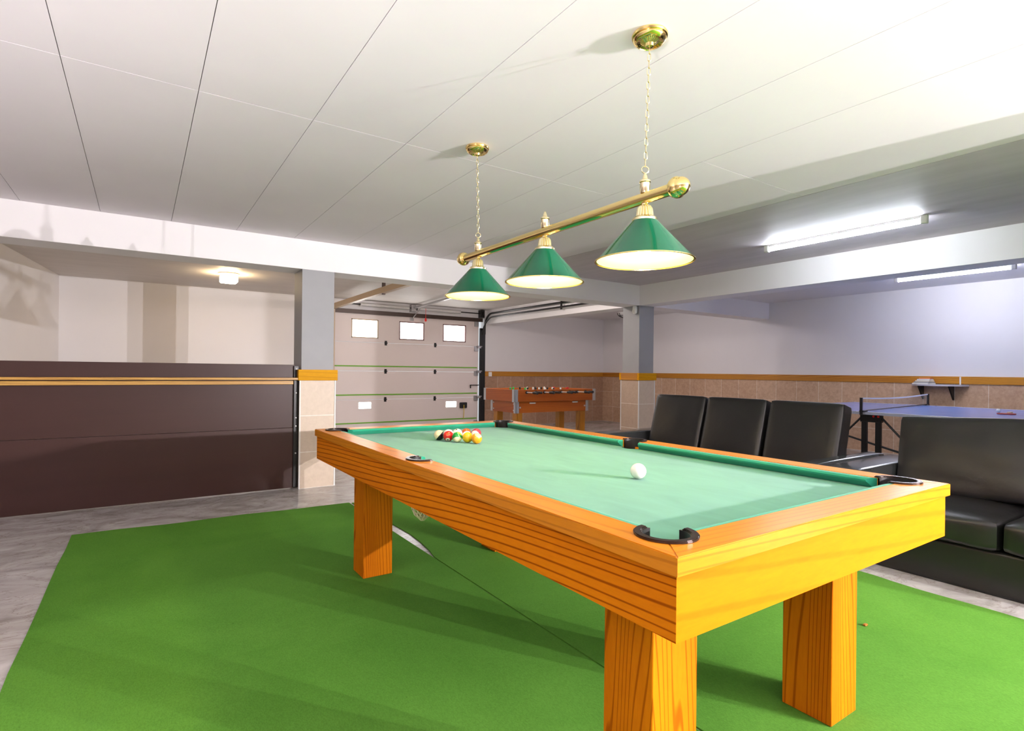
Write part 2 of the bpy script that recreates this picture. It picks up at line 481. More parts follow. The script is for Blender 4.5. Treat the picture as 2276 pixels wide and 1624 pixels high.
# door hardware hung from wall and ceiling
t = thing('door_track', 'double black curved garage door track running up along the beam, right of the garage door', 'door track', (5.79, YG - .05, 0))
def curve_track(x, z, r, yend):
    pts = [(x, YG - .05, 0.02), (x, YG - .05, z - r)]
    for k in range(1, 9):
        a = PI / 2 * k / 8; pts.append((x, YG - .05 - r * (1 - math.cos(a)), z - r + r * math.sin(a)))
    pts.append((x, yend, z)); return pts
b = B(); tube(b, curve_track(5.765, 2.225, .42, 6.1), .016, 8); obj('lower_rail', b, 'black_metal', t)
b = B(); tube(b, [(5.83, YG - .05, 1.9), (5.83, YG - .05, 2.0)] + curve_track(5.83, 2.31, .28, 6.1)[2:], .020, 8); obj('upper_rail', b, 'black_metal', t)
b = B(); box(b, 5.725, 5.835, YG - .07, YG - .015, 0, 2.02); obj('side_post', b, 'black_metal', t)
b = B(); box(b, 5.79, 5.81, 7.15, 7.18, 2.19, ZC); obj('hanger', b, 'black_metal', t)
for z in (.62, 1.13, 1.63):
    b = B(); box(b, 5.655, 5.73, YG - .085, YG - .045, z - .02, z + .02, .004); tube(b, [(5.64, YG - .065, z + .018), (5.76, YG - .065, z + .018)], .012); obj('roller', b, 'steel_grey', t)
t = thing('door_track', 'beige channel track hung from the ceiling beside the tiled pillar left of the garage door', 'door track', (2.77, YG - .05, 0))
b = B(); box(b, 2.73, 2.745, 6.0, YG - .06, 2.205, 2.285); box(b, 2.745, 2.80, 6.0, YG - .06, 2.205, 2.213); box(b, 2.745, 2.80, 6.0, YG - .06, 2.277, 2.285); box(b, 2.745, 2.752, 6.0, YG - .06, 2.24, 2.25); obj('channel', b, 'track_beige', t)
b = B(); box(b, 2.725, 2.785, YG - .08, YG - .021, 0, 2.2); obj('side_post', b, 'track_beige', t)
b = B(); box(b, 2.755, 2.795, 7.30, 7.34, 2.19, ZC); obj('hanger', b, 'dark_brown_metal', t)
t = thing('torsion_spring', 'grey torsion spring tube mounted on the wall above the garage door', 'door spring', (4.24, YG - .06, 2.31))
b = B(); tube(b, [(2.95, YG - .07, 2.315), (5.80, YG - .07, 2.315)], .010); obj('shaft', b, 'black_metal', t)
for x0, x1 in ((3.23, 4.16), (4.33, 5.25)):
    b = B(); tube(b, [(x0, YG - .07, 2.315), (x1, YG - .07, 2.315)], .031, 14)
    for k in range(int((x1 - x0) / .028)): lathe(b, [(.031, -.006), (.0335, 0), (.031, .006)], (x0 + .01 + k * .028, YG - .07, 2.315), 12, 'x')
    obj('spring_coil', b, 'steel_light', t, smooth=True)
b = B(); box(b, 4.20, 4.29, YG - .10, YG - .001, 2.25, 2.38, .004); obj('centre_bracket', b, 'steel_grey', t)
b = B(); box(b, 5.70, 5.79, YG - .11, YG - .001, 2.23, 2.385, .006); lathe(b, [(.0001, -.02), (.05, -.02), (.05, .02), (.0001, .02)], (5.745, YG - .09, 2.315), 20, 'x'); obj('cable_drum', b, 'black_metal', t)
t = thing('door_opener', 'ceiling rail of the garage door opener with red release handle at the middle window', 'door opener', (4.25, 8, 2.3))
b = B(); bar(b, (4.27, YG - .12, 2.325), (4.15, 6.3, 2.375), .045, .03); obj('drive_rail', b, 'steel_grey', t)
b = B(); bar(b, (4.33, YG - .20, 2.30), (4.24, YG - .045, 2.13), .016, .012); box(b, 4.20, 4.27, YG - .045, YG - .0205, 2.08, 2.135, .003); obj('pull_arm', b, 'steel_grey', t)
b = B(); tube(b, [(4.43, YG - .22, 2.31), (4.432, YG - .22, 2.13)], .004); obj('release_cord', b, 'red_plastic', t)
b = B(); lathe(b, [(.0001, -.035), (.018, -.03), (.022, 0), (.012, .03), (.0001, .032)], (4.432, YG - .22, 2.10), 14); obj('release_handle', b, 'red_plastic', t, smooth=True)

# ------------------------------------------------------------------ brown gate with wooden rails between wall and pillar
GY = 5.585
t = thing('metal_gate', 'wide dark brown metal gate panel closing the left bay, standing beside the tiled pillar', 'gate', (0, GY, 0))
b = B(); box(b, -1.38, 1.235, GY + .004, GY + .03, .585, 1.19, .003); obj('upper_panel', b, 'gate_brown', t)
b = B(); box(b, -1.38, 1.235, GY, GY + .03, .008, .583, .003); obj('lower_panel', b, 'gate_brown', t)
b = B(); box(b, 1.222, X1 - .016, GY - .02, GY + .05, .01, 1.18, .003); ps = obj('edge_post', b, 'black_metal', t)
for z in (.34, .60, .68, .92, 1.15):
    b = B(); lathe(b, [(.0001, 0), (.008, 0), (.006, .005), (.0001, .006)], (1.243, GY - .02, z), 10, '-y'); obj('bolt', b, 'steel_light', ps)
b = B(); box(b, -1.38, 1.285, GY - .075, GY + .004, 1.045, 1.066, .003); obj('wooden_rail', b, 'pine_pale_x', t)
b = B(); box(b, -1.38, 1.215, GY - .03, GY + .004, 1.003, 1.036, .003); obj('wooden_rail', b, 'pine_pale_x', t)
b = B(); box(b, -1.38, 1.20, GY - .008, GY + .006, 1.066, 1.072, .001); obj('shadow_lip', b, 'gate_brown', t)

# ------------------------------------------------------------------ carpets
def carpet(pts, label):
    b = B(); prism(b, pts, .0, .006); o = obj('carpet', b, 'carpet_green', base=(sum(p[0] for p in pts) / len(pts), sum(p[1] for p in pts) / len(pts), 0))
    return tag(o, label, 'carpet', 'green carpet strips under the pool table')
def wav(p, q, n, amp, ax):
    out = []
    for k in range(n):
        f = k / n; v = [p[0] + (q[0] - p[0]) * f, p[1] + (q[1] - p[1]) * f]
        v[ax] += amp * noise.noise(Vector((v[0] * 2.3, v[1] * 2.3, 5))); out.append(tuple(v))
    return out
L = wav((-.44, -2.0), (1.497, -2.0), 4, 0, 1) + wav((1.497, -2.0), (1.497, 4.72), 20, .004, 0) + wav((1.497, 4.72), (-.38, 4.775), 14, .03, 1) + wav((-.38, 4.775), (-.44, -2.0), 20, .012, 0)
carpet(L, 'bright green carpet strip at the left, reaching the grey floor by the brown gate')
slit = [(1.505, -2.0), (1.505, 3.0), (1.508, 3.08), (1.535, 3.2), (1.560, 3.4), (1.574, 3.6), (1.566, 3.85), (1.535, 4.2), (1.52, 4.5), (1.515, 4.70)]
b = B()
n0 = len(slit)
right = wav((1.515, 4.70), (3.47, 4.70), 12, .02, 1) + wav((3.47, 4.70), (3.475, -2.0), 60, .05, 0) + [(3.475, -2.0)]
carpet(slit[:-1] + right, 'right bright green carpet strip, its curled edge showing bare floor under the pool table')
# ------------------------------------------------------------------ pool table
TX0, TX1, TY0, TY1, TZ = .848, 2.190, .690, 3.318, .80
cx, cy = (TX0 + TX1) / 2, (TY0 + TY1) / 2
ZM, ZA = .762, .629
WR = .098                                   # width of the wooden rail cap
t = thing('pool_table', 'large varnished pine pool table with mint green cloth in the middle of the room', 'pool table', (cx, cy, .006))
pc = (TX0 + .100, TY0 + .113); PR = .057     # near-left corner pocket
sp = (TX0 + .082, cy); SR = .056             # left side pocket
def arc(c, r, a0, a1, n=16): return [(c[0] + r * math.cos(math.radians(a0 + (a1 - a0) * k / n)), c[1] + r * math.sin(math.radians(a0 + (a1 - a0) * k / n))) for k in range(n + 1)]
def mirror(pts, mx, my):
    out = [((2 * cx - x) if mx else x, (2 * cy - y) if my else y) for x, y in pts]
    return out[::-1] if mx != my else out
xi, yi = TX0 + WR, TY0 + WR
# long rail (left), cut by two corner pockets and the side pocket
a_in = math.degrees(math.acos((xi - pc[0]) / PR))
low = [(TX0, TY0)] + arc(pc, PR, 225, a_in, 14)
s_in = math.degrees(math.acos((xi - sp[0]) / SR))
mid = arc(sp, SR, 360 - s_in, 360 - s_in - (360 - 2 * s_in), 18)
up = [(x, 2 * cy - y) for x, y in low[::-1]]
longrail = (low + mid + up)
b_in = math.degrees(math.asin((yi - pc[1]) / PR))
short = [(TX0, TY0)] + arc(pc, PR, 225, 360 + b_in, 14)
shortrail = short + [(2 * cx - x, y) for x, y in short[::-1]]
for mx in (0, 1):
    b = B(); prism(b, mirror(longrail, mx, 0), ZM, TZ, .002); obj('rail_cap', b, 'rail_wood_y', t)
for my in (0, 1):
    b = B(); prism(b, mirror(shortrail, 0, my), ZM, TZ, .002); obj('rail_cap', b, 'rail_wood_x', t)
E_ = .010
ax0, ax1, ay0, ay1, th = TX0 + E_, TX1 - E_, TY0 + E_, TY1 - E_, .03
for pts, m in (([(ax0, ay0), (ax0 + th, ay0 + th), (ax0 + th, ay1 - th), (ax0, ay1)], 'y'), ([(ax1, ay0), (ax1, ay1), (ax1 - th, ay1 - th), (ax1 - th, ay0 + th)], 'y'),
               ([(ax0, ay0), (ax1, ay0), (ax1 - th, ay0 + th), (ax0 + th, ay0 + th)], 'x'), ([(ax0, ay1), (ax0 + th, ay1 - th), (ax1 - th, ay1 - th), (ax1, ay1)], 'x')):
    b = B(); prism(b, pts, ZA, ZM); obj('apron_board', b, 'table_wood_' + m, t)
for i, (x, y) in enumerate(((1.018, .898), (1.868, .898), (1.018, 2.947), (1.868, 2.947))):
    b = B(); box(b, x, x + .166, y, y + .166, .0065, .72, .002, 1); lg = obj('leg', b, 'table_wood_z', t)
    if i < 2:
        b = B(); lathe(b, [(.0001, 0), (.006, 0), (.005, .003), (.0001, .004)], (x + .150, y, .60), 10, '-y'); obj('screw', b, 'steel_light', lg)
# slate bed with cloth, notched round the pockets
bx, by = TX0 + .085, TY0 + .085
def notch(c, r, xl, yl):
    a0 = math.degrees(math.asin((yl - c[1]) / r)); a1 = math.degrees(math.acos((xl - c[0]) / r))
    return arc(c, r, a0, a1, 14)
nl = notch(pc, PR + .004, bx, by)                    # from bottom line round to left line
sl = math.degrees(math.acos((bx - sp[0]) / (SR + .004)))
bed = nl[::-1]                                       # go left line -> bottom line
sideL = arc(sp, SR + .004, sl, -sl, 14)
path = mirror(nl[::-1], 0, 0)
q1 = nl[::-1]                                        # left to bottom at near-left
q2 = [(2 * cx - x, y) for x, y in nl]                # bottom to right at near-right
q3 = [(2 * cx - x, y) for x, y in sideL[::-1]]
q4 = [(2 * cx - x, 2 * cy - y) for x, y in nl[::-1]]
q5 = [(x, 2 * cy - y) for x, y in nl]
b = B(); prism(b, q1 + q2 + q3 + q4 + q5 + sideL, .728, .765); obj('bed_cloth', b, 'cloth_bed', t)
b = B(); box(b, TX0 + .05, TX1 - .05, TY0 + .05, TY1 - .05, .68, .70)
# cushions
CW = .026
def cush(p0, p1, inward, k0, k1):
    """p0,p1 on the wood line; inward unit vector to the table; k = how far the ends slant per metre of depth"""
    p0, p1, n = Vector((*p0, 0)), Vector((*p1, 0)), Vector((*inward, 0)); dr = (p1 - p0).normalized()
    prof = [(0, .766), (0, .7985), (.010, .7992), (CW - .006, .797), (CW, .791), (CW - .002, .785), (CW - .018, .766)]
    b = B(); ra = [b.verts.new(p0 + n * d_ + dr * (k0 * d_) + Vector((0, 0, z))) for d_, z in prof]
    rb = [b.verts.new(p1 + n * d_ - dr * (k1 * d_) + Vector((0, 0, z))) for d_, z in prof]
    m = len(prof)
    for k in range(m): b.faces.new((ra[k], ra[(k + 1) % m], rb[(k + 1) % m], rb[k]))
    b.faces.new(ra[::-1]); b.faces.new(rb)
    bmesh.ops.recalc_face_normals(b, faces=b.faces[:])
    bmesh.ops.translate(b, verts=b.verts[:], vec=n * .0005)
    return obj('cushion', b, 'cloth_cushion', t)
yc0 = pc[1] + PR * math.sin(math.radians(a_in)) + .004; xc0 = pc[0] + PR * math.cos(math.radians(b_in)) + .004
ys0 = cy - SR * math.sin(math.radians(s_in)) - .004
for mx in (0, 1):
    for my in (0, 1):
        X = lambda x: 2 * cx - x if mx else x
        Y = lambda y: 2 * cy - y if my else y
        cush((X(xi), Y(yc0)), (X(xi), Y(ys0)), (-1 if mx else 1, 0), 1.0, .45)
for my in (0, 1):
    Y = 2 * cy - yi if my else yi
    cush((xc0, Y), (2 * cx - xc0, Y), (0, -1 if my else 1), 1.0, 1.0)
# pockets: leather liner, iron ring, hanging net
def pocket(c, r, a0, a1, side):
    drop = .142 if side == 's' else .108
    b = B(); n = 22
    tb = bmesh.new(); rows = []
    for (rr, z) in ((r - .001, TZ + .001), (r - .001, .70), (r - .006, .68), (r - .005, .70), (r - .006, TZ + .001)):
        rows.append([tb.verts.new((c[0] + rr * math.cos(math.radians(a0 + (a1 - a0) * k / n)), c[1] + rr * math.sin(math.radians(a0 + (a1 - a0) * k / n)), z)) for k in range(n + 1)])
    for i in range(len(rows)):
        ra, rb = rows[i], rows[(i + 1) % len(rows)]
        for k in range(n): tb.faces.new((ra[k], ra[k + 1], rb[k + 1], rb[k]))
    bmesh.ops.recalc_face_normals(tb, faces=tb.faces[:]); merge(b, tb)
    po = obj('pocket_liner', b, 'black_leather_pocket', t, smooth=True)
    b = B(); g = 8
    prism(b, arc(c, r + .013, a0 + g, a1 - g, 24) + arc(c, r - .004, a1 - g, a0 + g, 24), TZ + .0005, TZ + .006, .002)
    obj('pocket_iron', b, 'pocket_iron', po)
    # cord net
    nb = B(); S, R_ = 14, 6
    for s in range(S):
        pts = []
        for k in range(R_ + 1):
            f = k / R_; rad = (r - .008) * math.sqrt(max(0.02, 1 - (max(0, f - .35) / .65) ** 2)); z = .70 - f * drop
            a = 2 * PI * (s / S + .06 * k)
            pts.append((c[0] + rad * math.cos(a), c[1] + rad * math.sin(a), z))
        tube(nb, pts, .0022, 5)
        pts2 = [(c[0] + math.hypot(p[0] - c[0], p[1] - c[1]) * math.cos(2 * PI * (s / S - .06 * k)), c[1] + math.hypot(p[0] - c[0], p[1] - c[1]) * math.sin(2 * PI * (s / S - .06 * k)), p[2]) for k, p in enumerate(pts)]
        tube(nb, pts2, .0022, 5)
    obj('pocket_net', nb, 'net_cord', po)
cm = (a_in + 360 + b_in) / 2
for mx in (0, 1):
    for my in (0, 1):
        c = (2 * cx - pc[0] if mx else pc[0], 2 * cy - pc[1] if my else pc[1])
        mid_a = {(0, 0): 225, (1, 0): 315, (1, 1): 45, (0, 1): 135}[(mx, my)]
        pocket(c, PR, mid_a - 142, mid_a + 142, 'c')
for mx in (0, 1):
    c = (2 * cx - sp[0] if mx else sp[0], cy)
    m_ = 0 if mx else 180
    pocket(c, SR, m_ - 105, m_ + 105, 's')

# ------------------------------------------------------------------ balls
def ball(x, y, mat, label, grp=None, rot=(0, 0, 0)):
    t_ = B(); bmesh.ops.create_uvsphere(t_, u_segments=40, v_segments=24, radius=.0285)
    bmesh.ops.translate(t_, verts=t_.verts[:], vec=(x, y, 0.7941))
    o = obj('pool_ball', t_, mat, base=(x, y, 0.7941), smooth=True)
    o.rotation_euler = rot
    return tag(o, label, 'ball', grp)
o = ball(1.497, 1.398, 'cue_white', 'plain white cue ball alone on the mint green cloth'); o.name = 'cue_ball'
CR = (.85, .72, .42); WH = (.86, .80, .70)
tc = Vector((-.56, -.82, .12))              # towards the viewer's side of the room
ball_mat('b_cream', CR, cap=((.55, -.35, -.55), (.012, .010, .016), .10))
ball_mat('b_red', (.72, .012, .006), spot=(-.45, -.62, -.62), cap=((-.5, -.7, .45), (.80, .10, .02), .93))
ball_mat('b_green', CR, stripe=(.005, .24, .03), axis=(-.25, -.55, -.75), cap=((.5, -.3, .75), (.85, .55, .06), .80))
ball_mat('b_yellow', (.86, .52, .004), spot=(.70, -.55, -.1))
ball_mat('b_orange', (.86, .33, .012), cap=((.1, -.5, .8), (.88, .62, .30), .72))
ball_mat('b_pale', WH, stripe=(.80, .55, .50), axis=(0, .3, .9))
ball_mat('b_pale_dot', WH, spot=(-.35, -.3, .9))
ball_mat('b_brown_stripe', WH, stripe=(.42, .09, .02), axis=(.3, .85, .5))
ball_mat('b_plum_stripe', WH, stripe=(.36, .04, .06), axis=(.75, .55, .35))
g5 = 'racked pool balls'
FP = [(1.3687, 2.7462), (1.392, 2.680), (1.414, 2.620), (1.455, 2.5785), (1.474, 2.516)]
BP = [(1.4305, 2.7545), (1.488, 2.756), (1.546, 2.757), (1.592, 2.7225)]
front = [('b_cream', 'cream pool ball with a black side, leftmost in the front row of the rack'), ('b_red', 'red pool ball in the front row beside the cream and black one'),
         ('b_green', 'cream pool ball with a green stripe, in the middle of the front row'), ('b_yellow', 'plain yellow pool ball in the front row next to the orange one'),
         ('b_orange', 'orange pool ball at the right end of the front row of the rack')]
for k, (m, l) in enumerate(front):
    ball(*FP[k], m, l, g5)
back = [('b_pale', 'pale pool ball peeking out behind the red one in the rack'), ('b_pale_dot', 'white pool ball with a dark dot behind the green striped one'),
        ('b_brown_stripe', 'white pool ball with a brown stripe behind the yellow one'), ('b_plum_stripe', 'white pool ball with a dark red stripe behind the orange one')]
for k, (m, l) in enumerate(back):
    ball(*BP[k], m, l, g5)

# ------------------------------------------------------------------ pool table lamp
LX, LZ = 1.545, 1.797
t = thing('billiard_lamp', 'brass bar lamp with three green cone shades hanging on chains over the pool table', 'pendant lamp', (LX, 2.035, ZC))
b = B(); tube(b, [(LX, 1.285, LZ), (LX, 2.80, LZ)], .0215, 24); obj('bar', b, 'brass', t, smooth=True)
endp = [(.0215, -.03), (.0255, -.028), (.0255, -.021), (.033, -.018), (.0375, -.008), (.038, .003), (.034, .011), (.0325, .013), (.0325, .017), (.030, .026), (.024, .036), (.015, .043), (.006, .046), (.0001, .0465)]
b = B(); lathe(b, endp, (LX, 1.275, LZ), 28, '-y'); obj('end_cap', b, 'brass', t, smooth=True)
b = B(); lathe(b, endp, (LX, 2.81, LZ), 28, 'y'); obj('end_cap', b, 'brass', t, smooth=True)
for i, y in enumerate((1.425, 2.035, 2.645)):
    # finial cup on top of the bar
    b = B(); lathe(b, [(.0001, LZ + .018), (.016, LZ + .018), (.019, LZ + .024), (.019, LZ + .055), (.0215, LZ + .058), (.0205, LZ + .064), (.011, LZ + .070), (.008, LZ + .082), (.004, LZ + .092), (.0001, LZ + .094)], (LX, y, 0), 24); obj('finial', b, 'brass_pale', t, smooth=True)
    # shade
    s = obj('shade', lathe(B(), [(.046, 1.712), (.1775, 1.567), (.181, 1.565), (.1805, 1.5635), (.176, 1.5655), (.0445, 1.710), (.046, 1.712)], (LX, y, 0), 64), 'shade_green', t, smooth=True)
    obj('inner_lining', lathe(B(), [(.0440, 1.7085), (.1752, 1.5652), (.1738, 1.5650), (.0432, 1.7072), (.0440, 1.7085)], (LX, y, 0), 64), 'shade_inner', s, smooth=True)
    obj('shade_rim', lathe(B(), [(.1775, 1.5660), (.1822, 1.5655), (.1828, 1.5625), (.1775, 1.5618), (.1775, 1.5660)], (LX, y, 0), 64), 'brass', s, smooth=True)
    b = B(); lathe(b, [(.0001, LZ - .020), (.012, LZ - .020), (.014, LZ - .026), (.022, LZ - .030), (.029, LZ - .040), (.032, 1.735), (.033, 1.728), (.042, 1.724), (.047, 1.718), (.047, 1.711), (.040, 1.709), (.0001, 1.709)], (LX, y, 0), 96, flute=(16, .22, 4, 5))
    for a in (.4, 2.5, 4.6): lathe(b, [(.004, 0), (.004, .016), (.006, .018), (.006, .022), (.0001, .023)], (LX + .044 * math.cos(a), y + .044 * math.sin(a), 1.714), 8, 'x' if abs(math.cos(a)) > .7 else 'y')
    obj('socket_cup', b, 'brass_pale', s, smooth=True)
    b = B(); lathe(b, [(.0001, 1.588), (.018, 1.592), (.029, 1.607), (.031, 1.622), (.024, 1.645), (.016, 1.665), (.015, 1.700), (.0001, 1.702)], (LX, y, 0), 24); obj('bulb', b, 'bulb_glow', s, smooth=True)
for y in (1.41, 2.665):
    yb = 1.425 if y < 2 else 2.645
    b = B(); lathe(b, [(.0001, ZC - .001), (.064, ZC - .001), (.066, ZC - .006), (.064, ZC - .012), (.060, ZC - .013), (.061, ZC - .020), (.056, ZC - .028), (.048, ZC - .032), (.046, ZC - .029), (.036, ZC - .026), (.018, ZC - .036), (.015, ZC - .046), (.008, ZC - .050), (.0001, ZC - .050)], (LX, y, 0), 96, flute=(24, .10, 9, 9))
    obj('canopy', b, 'brass', t, smooth=True)
    b = B(); z = ZC - .046; k = 0; zend = LZ + .118; n = int((z - zend) / .0255)
    for k in range(n):
        f = (k + .5) / n; zc = z + (zend - z) * f; yy = y + (yb - y) * f
        h, w = .0135, .0055; pts = []
        for q in range(16):
            a = 2 * PI * q / 16; u = w * math.cos(a); v = (h - w) * (1 if math.sin(a) >= 0 else -1) * (1 if abs(math.sin(a)) > .05 else 0) + w * math.sin(a) + (0 if abs(math.sin(a)) > .05 else 0)
            pts.append((LX + (u * .75 if k % 2 else u * .65), yy + (-u * .66 if k % 2 else u * .75), zc + v))
        tube(b, pts, .0017, 6, closed=True)
    obj('chain', b, 'brass_pale', t, smooth=True)
    b = B(); pts = [(LX + .0125 * math.cos(2 * PI * q / 18), yb - .006 * math.cos(2 * PI * q / 18), LZ + .105 + .0125 * math.sin(2 * PI * q / 18)) for q in range(18)]
    tube(b, pts, .0022, 6, closed=True); obj('ring', b, 'brass_pale', t, smooth=True)

# ------------------------------------------------------------------ tube lamps
def tube_lamp(x, y0, y1, label, glow='tube_glow'):
    t = thing('ceiling_tube_lamp', label, 'ceiling lamp', (x, (y0 + y1) / 2, ZC), 'bare fluorescent tubes on the ceiling')
    b = B(); box(b, x - .016, x + .016, y0 + .02, y1 - .02, ZC - .022, ZC, .002); obj('batten', b, 'white_plastic', t)
    for y in (y0, y1 - .045):
        b = B(); box(b, x - .022, x + .022, y, y + .045, ZC - .068, ZC, .010, 3); obj('lamp_holder', b, 'white_plastic', t, smooth=True)
    b = B(); tube(b, [(x, y0 + .04, ZC - .046), (x, y1 - .04, ZC - .046)], .015, 16); obj('tube', b, glow, t, smooth=True)
tube_lamp(5.03, 1.745, 3.085, 'lit bare fluorescent tube on the grey ceiling strip between pool lamp and beam')
tube_lamp(7.95, 1.93, 3.11, 'lit bare fluorescent tube beyond the right beam, above the table tennis table', 'tube_glow_far')

t = thing('ceiling_lamp', 'small warm glowing box lamp on the ceiling of the left bay', 'ceiling lamp', (.95, 8.1, ZC))
b = B(); lathe(b, [(.0001, ZC), (.13, ZC), (.13, ZC - .012), (.10, ZC - .02), (.0001, ZC - .02)], (.95, 8.1, 0), 32); obj('base_plate', b, 'track_beige', t, smooth=True)
b = B(); box(b, .85, 1.05, 8.0, 8.2, ZC - .125, ZC - .02, .03, 4); obj('glass_cover', b, 'bay_glow', t, smooth=True)

# ------------------------------------------------------------------ sofas
def sofa(y0, y1, arms, seats, backs, label, ztop, roll=0., wob=.004):
    xf, xb = 3.70, 4.66
    t = thing('sofa', label, 'sofa', (4.15, (y0 + y1) / 2, 0), 'black leather sofas beside the pool table')
    ya, yb = arms[0][1], arms[1][0]
    b = B(); box(b, xf + .01, 4.50, ya + .002, yb - .002, .0, .235, .02, 3); obj('base', b, 'leather', t, smooth=True)
    b = B(); cushion(b, .11, yb - ya - .16, .74, .03, (.004, 0, .004), Matrix.Translation((xb - .055, (ya + yb) / 2 + .07, .372))); obj('back_frame', b, 'leather', t, smooth=True)
    for (p, q) in arms:
        b = B(); cushion(b, .96, q - p, .566, .018, (.004, .002, .005), Matrix.Translation((xf + .48, (p + q) / 2, .284)), .0, p)
        a = obj('arm', b, 'leather_arm', t, smooth=True)
    for k, (p, q) in enumerate(seats):
        b = B(); cushion(b, .80, q - p - .006, .165, .034, (.012, .003, .020), Matrix.Translation((3.66 + .40, (p + q) / 2, .320)), wob, p * 3 + 1); obj('seat_cushion', b, 'leather', t, smooth=True)
    for k, (p, q) in enumerate(backs):
        lean = .26; H = (ztop - .405) / math.cos(lean) + .0
        M = Matrix.Translation((4.145, (p + q) / 2, .408)) @ Matrix.Rotation(roll, 4, 'X') @ Matrix.Rotation(lean, 4, 'Y') @ Matrix.Translation((.075, 0, H / 2))
        b = B(); cushion(b, .15, q - p, H - .02, .024, (.014, .002, .003), M, wob, q * 5); obj('back_cushion', b, 'leather', t, smooth=True)
    return t
sofa(.06, 1.828, [(.06, .265), (1.622, 1.828)], [(.268, .942), (.944, 1.619)], [(.272, .840), (.852, 1.610)], 'nearer black leather sofa with one wide padded back showing behind the pool table end', .905, -.04, .008)
sofa(1.872, 4.05, [(1.872, 1.985), (3.845, 4.05)], [(1.99, 2.605), (2.61, 3.225), (3.23, 3.84)], [(1.995, 2.568), (2.600, 3.172), (3.195, 3.77)], 'farther black leather sofa with three leaning back cushions in front of the table tennis table', .950, 0, .004)

# ------------------------------------------------------------------ foosball table
FX0, FX1, FY0, FY1, FZ = 4.20, 5.665, 6.17, 6.97, .90
fc = ((FX0 + FX1) / 2, (FY0 + FY1) / 2)
t = thing('foosball_table', 'orange brown wooden foosball table with grey corners by the garage door', 'foosball table', (*fc, 0))
for (a, c, e, f, m) in ((FX0, FX1, FY0, FY0 + .03, 'x'), (FX0, FX1, FY1 - .03, FY1, 'x'), (FX0, FX0 + .03, FY0 + .03, FY1 - .03, 'y'), (FX1 - .03, FX1, FY0 + .03, FY1 - .03, 'y')):
    b = B(); box(b, a, c, e, f, .735, FZ, .003); obj('side_panel', b, 'foos_wood_' + m, t)
b = B(); box(b, FX0 + .03, FX1 - .03, FY0 + .03, FY1 - .03, .735, .765); obj('pitch', b, 'foos_pitch', t)
I = .075
for (a, c, e, f, m) in ((FX0 + I, FX1 - I, FY0 + I, FY0 + I + .03, 'x'), (FX0 + I, FX1 - I, FY1 - I - .03, FY1 - I, 'x'), (FX0 + I, FX0 + I + .03, FY0 + I + .03, FY1 - I - .03, 'y'), (FX1 - I - .03, FX1 - I, FY0 + I + .03, FY1 - I - .03, 'y')):
    b = B(); box(b, a, c, e, f, .575, .735, .003); pn = obj('lower_panel', b, 'foos_wood_' + m, t)
    if m == 'x':
        for xx in (a + .07, c - .07):
            b = B(); lathe(b, [(.0001, 0), (.013, 0), (.012, .006), (.0001, .008)], (xx, e, .65), 12, '-y'); obj('bolt', b, 'steel_light', pn)
        if e < fc[1]:
            for xx in (a + .28, c - .26):
                b = B(); box(b, xx - .05, xx + .05, e - .008, e, .70, .716); obj('ball_slot', b, 'white_plastic', pn)
    elif a < fc[0]:
        for yy in (e + .02, f - .05):
            for zz in (.61, .70):
                b = B(); lathe(b, [(.0001, 0), (.012, 0), (.011, .006), (.0001, .008)], (a, yy, zz), 12, '-x'); obj('bolt', b, 'steel_light', pn)
for x in (FX0, FX1):
    for y in (FY0, FY1):
        b = B(); s = .0035; sx = 1 if x == FX0 else -1; sy = 1 if y == FY0 else -1
        box(b, min(x - sx * s, x + sx * .055), max(x - sx * s, x + sx * .055), min(y - sy * s, y), max(y - sy * s, y), .73, FZ + .003)
        box(b, min(x - sx * s, x), max(x - sx * s, x), min(y - sy * s, y + sy * .055), max(y - sy * s, y + sy * .055), .73, FZ + .003)
        obj('corner_guard', b, 'foos_metal', t)
        x2, y2 = x + sx * I, y + sy * I; b = B()
        box(b, min(x2 - sx * s, x2 + sx * .05), max(x2 - sx * s, x2 + sx * .05), min(y2 - sy * s, y2), max(y2 - sy * s, y2), .572, .735)
        box(b, min(x2 - sx * s, x2), max(x2 - sx * s, x2), min(y2 - sy * s, y2 + sy * .05), max(y2 - sy * s, y2 + sy * .05), .572, .735)
        obj('corner_guard', b, 'foos_metal', t)
        x3, y3 = x + sx * (I + .03), y + sy * (I + .03)
        b = B(); box(b, min(x3, x3 + sx * .10), max(x3, x3 + sx * .10), min(y3, y3 + sy * .10), max(y3, y3 + sy * .10), 0, .60, .004); obj('leg', b, 'pine_z', t)
